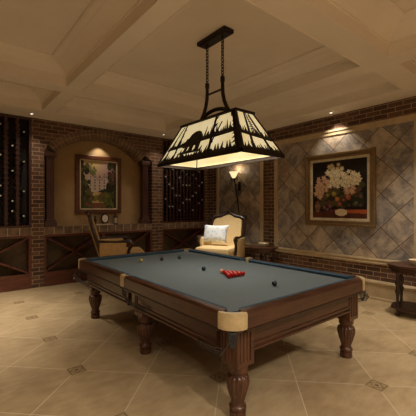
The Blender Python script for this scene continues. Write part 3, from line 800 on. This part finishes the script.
# pillow leaning on the corner armchair
def pillow(loc, rz, tilt):
    b = B(); n = 14; w, h, d = .315, .215, .085
    top = {}; bot_ = {}
    for i in range(n+1):
        for j in range(n+1):
            u, v = -1+2*i/n, -1+2*j/n; k = (max(0, (1-u**4)*(1-v**4)))**.55
            q = 1-.06*(1-abs(u*v)); x, z = u*w*(1-.07*(1-v*v)*u*u), v*h*(1-.09*(1-u*u)*v*v)
            top[i, j] = b.verts.new((x, -d*k-.002, z)); bot_[i, j] = b.verts.new((x, d*k+.002, z))
    for i in range(n):
        for j in range(n):
            b.faces.new((top[i, j], top[i+1, j], top[i+1, j+1], top[i, j+1])); b.faces.new((bot_[i, j], bot_[i, j+1], bot_[i+1, j+1], bot_[i+1, j]))
    bmesh.ops.remove_doubles(b, verts=b.verts, dist=.005)
    o = obj('throw_pillow', b, 'pillow', None, 'all'); o.location = loc; o.rotation_euler = (tilt, 0, rz)
    return tag(o, 'white patterned pillow propped on the cream corner armchair', 'pillow')
r1 = rzf(*f1); ca, sa = math.cos(r1), math.sin(r1)
lx, ly = -.13, -.05
pillow((C1[0]+lx*ca-ly*sa, C1[1]+lx*sa+ly*ca, 1.05), r1, -.35)

# ------------------------------------------------------------ small carved side tables
def side_table(label, loc, rz, r=.32):
    t = thing('side_table', label, 'side table', loc, rz, 'carved side tables')
    b = B()
    def octa(rr, z0, z1):
        prism(b, [(rr*math.cos(PI/8+k*PI/4), rr*math.sin(PI/8+k*PI/4)) for k in range(8)], lambda p, q, d: (p, q, d), z0, z1)
    octa(r, .755, .78); octa(r*.93, .738, .756); octa(r*.82, .66, .739)
    for k in range(24): bmesh.ops.create_uvsphere(b, u_segments=8, v_segments=6, radius=.022, matrix=Matrix.Translation((r*.8*math.cos(k*PI/12), r*.8*math.sin(k*PI/12), .668)))
    obj('table_top', b, 'mahog', t)
    b = B()
    rr = r*.85
    prism(b, [(rr*math.cos(PI/8+k*PI/4), rr*math.sin(PI/8+k*PI/4)) for k in range(8)], lambda p, q, d: (p, q, d), .1, .14)
    lathe(b, [(r*.5, .085), (r*.62, .1)], (0, 0), 24)
    obj('lower_shelf', b, 'darkwood', t)
    for k in range(4):
        a = PI/4+k*PI/2; c = (r*.68*math.cos(a), r*.68*math.sin(a))
        b = B(); lathe(b, [(rr_*1.4, zz_) for rr_, zz_ in [(.012, 0), (.022, .012), (.024, .03), (.014, .05), (.018, .09), (.026, .1), (.026, .14), (.018, .16), (.014, .2), (.016, .3), (.026, .36), (.026, .38), (.016, .4), (.018, .45), (.03, .5), (.03, .53), (.016, .56), (.018, .62), (.026, .64), (.026, .69)]], c, 14)
        obj('leg', b, 'darkwood', t, True)
    return t
side_table('carved dark octagonal side table at the right edge, beside the flower painting wall', (5.64, 1.95, 0), .2, .34)
side_table('carved dark octagonal side table beside the corner armchair', (5.69, 5.0, 0), .1, .35)
def dish(loc, label):
    t = thing('serving_dish', label, 'dish', loc, 0, 'cream dishes on the side tables')
    b = B(); lathe(b, [(.08, 0), (.085, .006), (.1, .02), (.125, .05), (.13, .075), (.12, .075), (.09, .04), (.03, .03), (0, .03)], (0, 0), 28); obj('bowl', b, 'porcelain', t, True)
    b = B(); tube(b, arc((0, 0), .128, 0, 2*PI*23/24, 23, 'xy', .075), .004, 6, True); obj('rim', b, 'gold', t, True)
dish((5.68, 1.88, .78), 'shallow cream dish on the side table at the right edge')
dish((5.70, 5.0, .78), 'shallow cream dish on the side table beside the armchair')

# ------------------------------------------------------------ ledge items
t = thing('display_plate', 'dark oval plate on a stand on the niche ledge under the painting', 'plate', (3.09, 7.68, ZL1))
b = B()
def oval(rx, rz_, y0, y1, zc_=.15): prism(b, [(rx*math.cos(2*PI*k/28), zc_+rz_*math.sin(2*PI*k/28)) for k in range(28)], lambda p, q, d: (p, d, q), y0, y1)
oval(.1, .125, 0, .012); obj('rim', b, 'darkwood', t)
b = B(); oval(.07, .09, -.006, .0); obj('face', b, 'silver', t)
b = B(); tube(b, [(-.05, -.03, .0), (-.05, -.01, .04), (-.04, .04, .05), (-.05, .08, 0)], .006, 6); tube(b, [(.05, -.03, 0), (.05, -.01, .04), (.04, .04, .05), (.05, .08, 0)], .006, 6)
b2 = [(-.05, .04, .05), (.05, .04, .05)]; tube(b, b2, .005, 6); obj('stand', b, 'iron', t)
b = None
t = thing('small_lantern', 'small iron lantern with pale glass on the niche ledge right of the plate', 'lantern', (3.35, 7.68, ZL1))
b = B(); lathe(b, [(.065, 0), (.065, .015), (.055, .03), (.05, .03)], (0, 0), 16); obj('base', b, 'iron', t)
b = B(); lathe(b, [(.04, .03), (.048, .08), (.045, .15), (.035, .17)], (0, 0), 16); obj('glass', b, 'glass', t, True)
b = B(); lathe(b, [(.06, .165), (.05, .19), (.025, .21), (.012, .24), (.016, .26), (0, .27)], (0, 0), 16)
for k in range(4):
    a = PI/4+k*PI/2; tube(b, [(.055*math.cos(a), .055*math.sin(a), .02), (.055*math.cos(a), .055*math.sin(a), .17)], .004, 5)
tube(b, [(0, .025*math.cos(a), .285+.025*math.sin(a)) for a in [2*PI*k/12 for k in range(12)]], .004, 5, True)
obj('cap', b, 'iron', t)
t = thing('small_figurine', 'small dark figurine on the niche ledge left of the oval plate', 'figurine', (2.85, 7.68, ZL1))
b = B(); lathe(b, [(.045, 0), (.045, .02), (.02, .03), (.03, .06), (.038, .1), (.03, .15), (.014, .17), (0, .171)], (0, 0), 16); obj('body', b, 'darkwood', t, True)
b = B(); bmesh.ops.create_uvsphere(b, u_segments=12, v_segments=8, radius=.028, matrix=Matrix.Translation((0, 0, .19))); obj('head', b, 'darkwood', t, True)
t = thing('white_tray', 'flat white tray lying along the niche ledge edge before the plate', 'tray', (3.05, 7.6, ZL1))
b = B(); bx(b, -.2, -.045, 0, .2, .045, .012, .004); bx(b, -.21, -.05, .012, .21, -.04, .022); bx(b, -.21, .04, .012, .21, .05, .022); obj('plate', b, 'porcelain', t)

# ------------------------------------------------------------ wall torch
t = thing('wall_torch_lamp', 'iron torch wall lamp with glowing glass bowl beside the armchair', 'wall lamp', (XR-.02, 6.17, 1.5))
b = B(); tube(b, [(-.02, 0, .0), (-.05, .01, .25), (-.1, .03, .6), (-.15, .05, .93)], [.012, .014, .016, .018], 8); obj('stem', b, 'iron', t)
b = B()
for s in (-1, 1):
    tube(b, [(-.15, .05, .86), (-.13, .05+s*.05, .90), (-.14, .05+s*.1, .95), (-.14, .05+s*.13, .91), (-.14, .05+s*.11, .87), (-.14, .05+s*.08, .88)], .009, 6)
tube(b, [(-.01, .0, .72), (-.08, .02, .74), (-.125, .04, .78)], .012, 6)
obj('scroll', b, 'iron', t)
b = B(); bx(b, -.02, -.045, .6, .005, .045, .84, .01); obj('bracket', b, 'iron', t)
b = B(); o_ = Matrix.Translation((-.16, .055, 0))
lathe(b, [(.03, .93), (.05, .95), (.075, 1.0), (.1, 1.06), (.125, 1.09), (.118, 1.09), (.09, 1.055), (.065, 1.0), (.04, .96)], (-.16, .055), 24); obj('glass_bowl', b, 'sconce_glass', t, True)

# ------------------------------------------------------------ ceiling spots
def downlight(x, y, z, label):
    t = thing('ceiling_spotlight', label, 'spotlight', (x, y, z), 0, 'recessed ceiling spotlights')
    b = B(); lathe(b, [(.045, 0), (.045, -.012), (.03, -.016), (.028, 0)], (0, 0), 20); obj('trim_ring', b, 'silver', t, True)
    b = B(); lathe(b, [(.027, -.004), (.02, -.01), (0, -.012)], (0, 0), 16); obj('bulb', b, 'spot_bulb', t, True)
downlight(1.42, 7.2, ZC-.001, 'small round ceiling spotlight above the left brick pier')
downlight(5.9, 3.45, ZC-.001, 'small round ceiling spotlight above the flower painting')
downlight(4.4, 7.16, ZC-.001, 'small round ceiling spotlight above the right brick pier, beside the lamp shade')

# ------------------------------------------------------------ light
def light(kind, loc, power, color=(1, .78, .52), target=None, **kw):
    L = bpy.data.lights.new('light', kind); L.energy = power; L.color = color
    for k_, v in kw.items(): setattr(L, k_, v)
    o = bpy.data.objects.new('light', L); COL.objects.link(o); o.location = loc
    if target is not None:
        o.rotation_euler = (Vector(target)-Vector(loc)).to_track_quat('-Z', 'Y').to_euler()
    return o
WARM = (1, .90, .745)
# the pendant: light through its open bottom and its bulbs
light('AREA', (LXc, LYc, 2.29), 17, WARM, (LXc, LYc, 0), shape='RECTANGLE', size=.5, size_y=1.4)
for s_ in (-.25, .25): light('POINT', (LXc, LYc+s_, 2.5), .7, WARM, shadow_soft_size=.05)
# ceiling and niche spots, torch glow, then added spots without fixtures
light('SPOT', (5.9, 3.45, 3.48), 42, WARM, (6.1, 3.45, 2.2), spot_size=1.6, spot_blend=.8, shadow_soft_size=.02)
light('SPOT', (3.0, 7.66, 3.2), 14, WARM, (3.0, 7.84, 2.6), spot_size=1.7, spot_blend=.8, shadow_soft_size=.02)
light('SPOT', (1.42, 7.15, 3.48), 30, WARM, (1.42, 7.3, 0), spot_size=1.7, spot_blend=.9, shadow_soft_size=.03)
light('SPOT', (4.4, 7.16, 3.48), 24, WARM, (4.4, 7.3, 0), spot_size=1.7, spot_blend=.9, shadow_soft_size=.03)
light('POINT', (XR-.18, 6.225, 2.64), 3, (1, .8, .56), shadow_soft_size=.05)
for (x, y, p, sz) in ((0.1, 5.9, 560, 1.4), (5.2, 2.0, 190, 1.5), (4.75, 5.4, 280, 1.2), (-.3, 2.6, 120, 1.5),
                      (-1, -.9, 420, 2.3), (1.4, -1.2, 420, 2.3), (4.6, -1.2, 420, 2.3)):
    light('SPOT', (x, y, 3.48), p*1.1, WARM, (x, y, 0), spot_size=sz, spot_blend=1.0, shadow_soft_size=.12)  # unseen spots added to brighten floor and armchair and bounce onto the ceiling
for x in (.6, 3.0, 5.0): light('SPOT', (x, 5.43, 3.49), 42, WARM, (x, 7.6, 1.1), spot_size=1.1, spot_blend=1.0, shadow_soft_size=.1)  # added wash from the beam onto back wall and cabinets, no fixture there
# soft fill light added behind the camera, no lamp stands there
light('POINT', (.6, -1.3, 2.2), 25, WARM, shadow_soft_size=.5)
w = bpy.data.worlds.new('world'); S.world = w; w.use_nodes = True
w.node_tree.nodes['Background'].inputs[0].default_value = (.05, .04, .03, 1)

# ------------------------------------------------------------ camera
cam = bpy.data.cameras.new('camera'); co = bpy.data.objects.new('camera', cam); COL.objects.link(co)
co.location = (0, 0, 1.65); yaw = math.atan2(404, 330)
co.rotation_euler = (PI/2, 0, yaw-PI/2)
cam.sensor_width = 36; cam.lens = 330/416*36; cam.clip_start = .05
S.camera = co
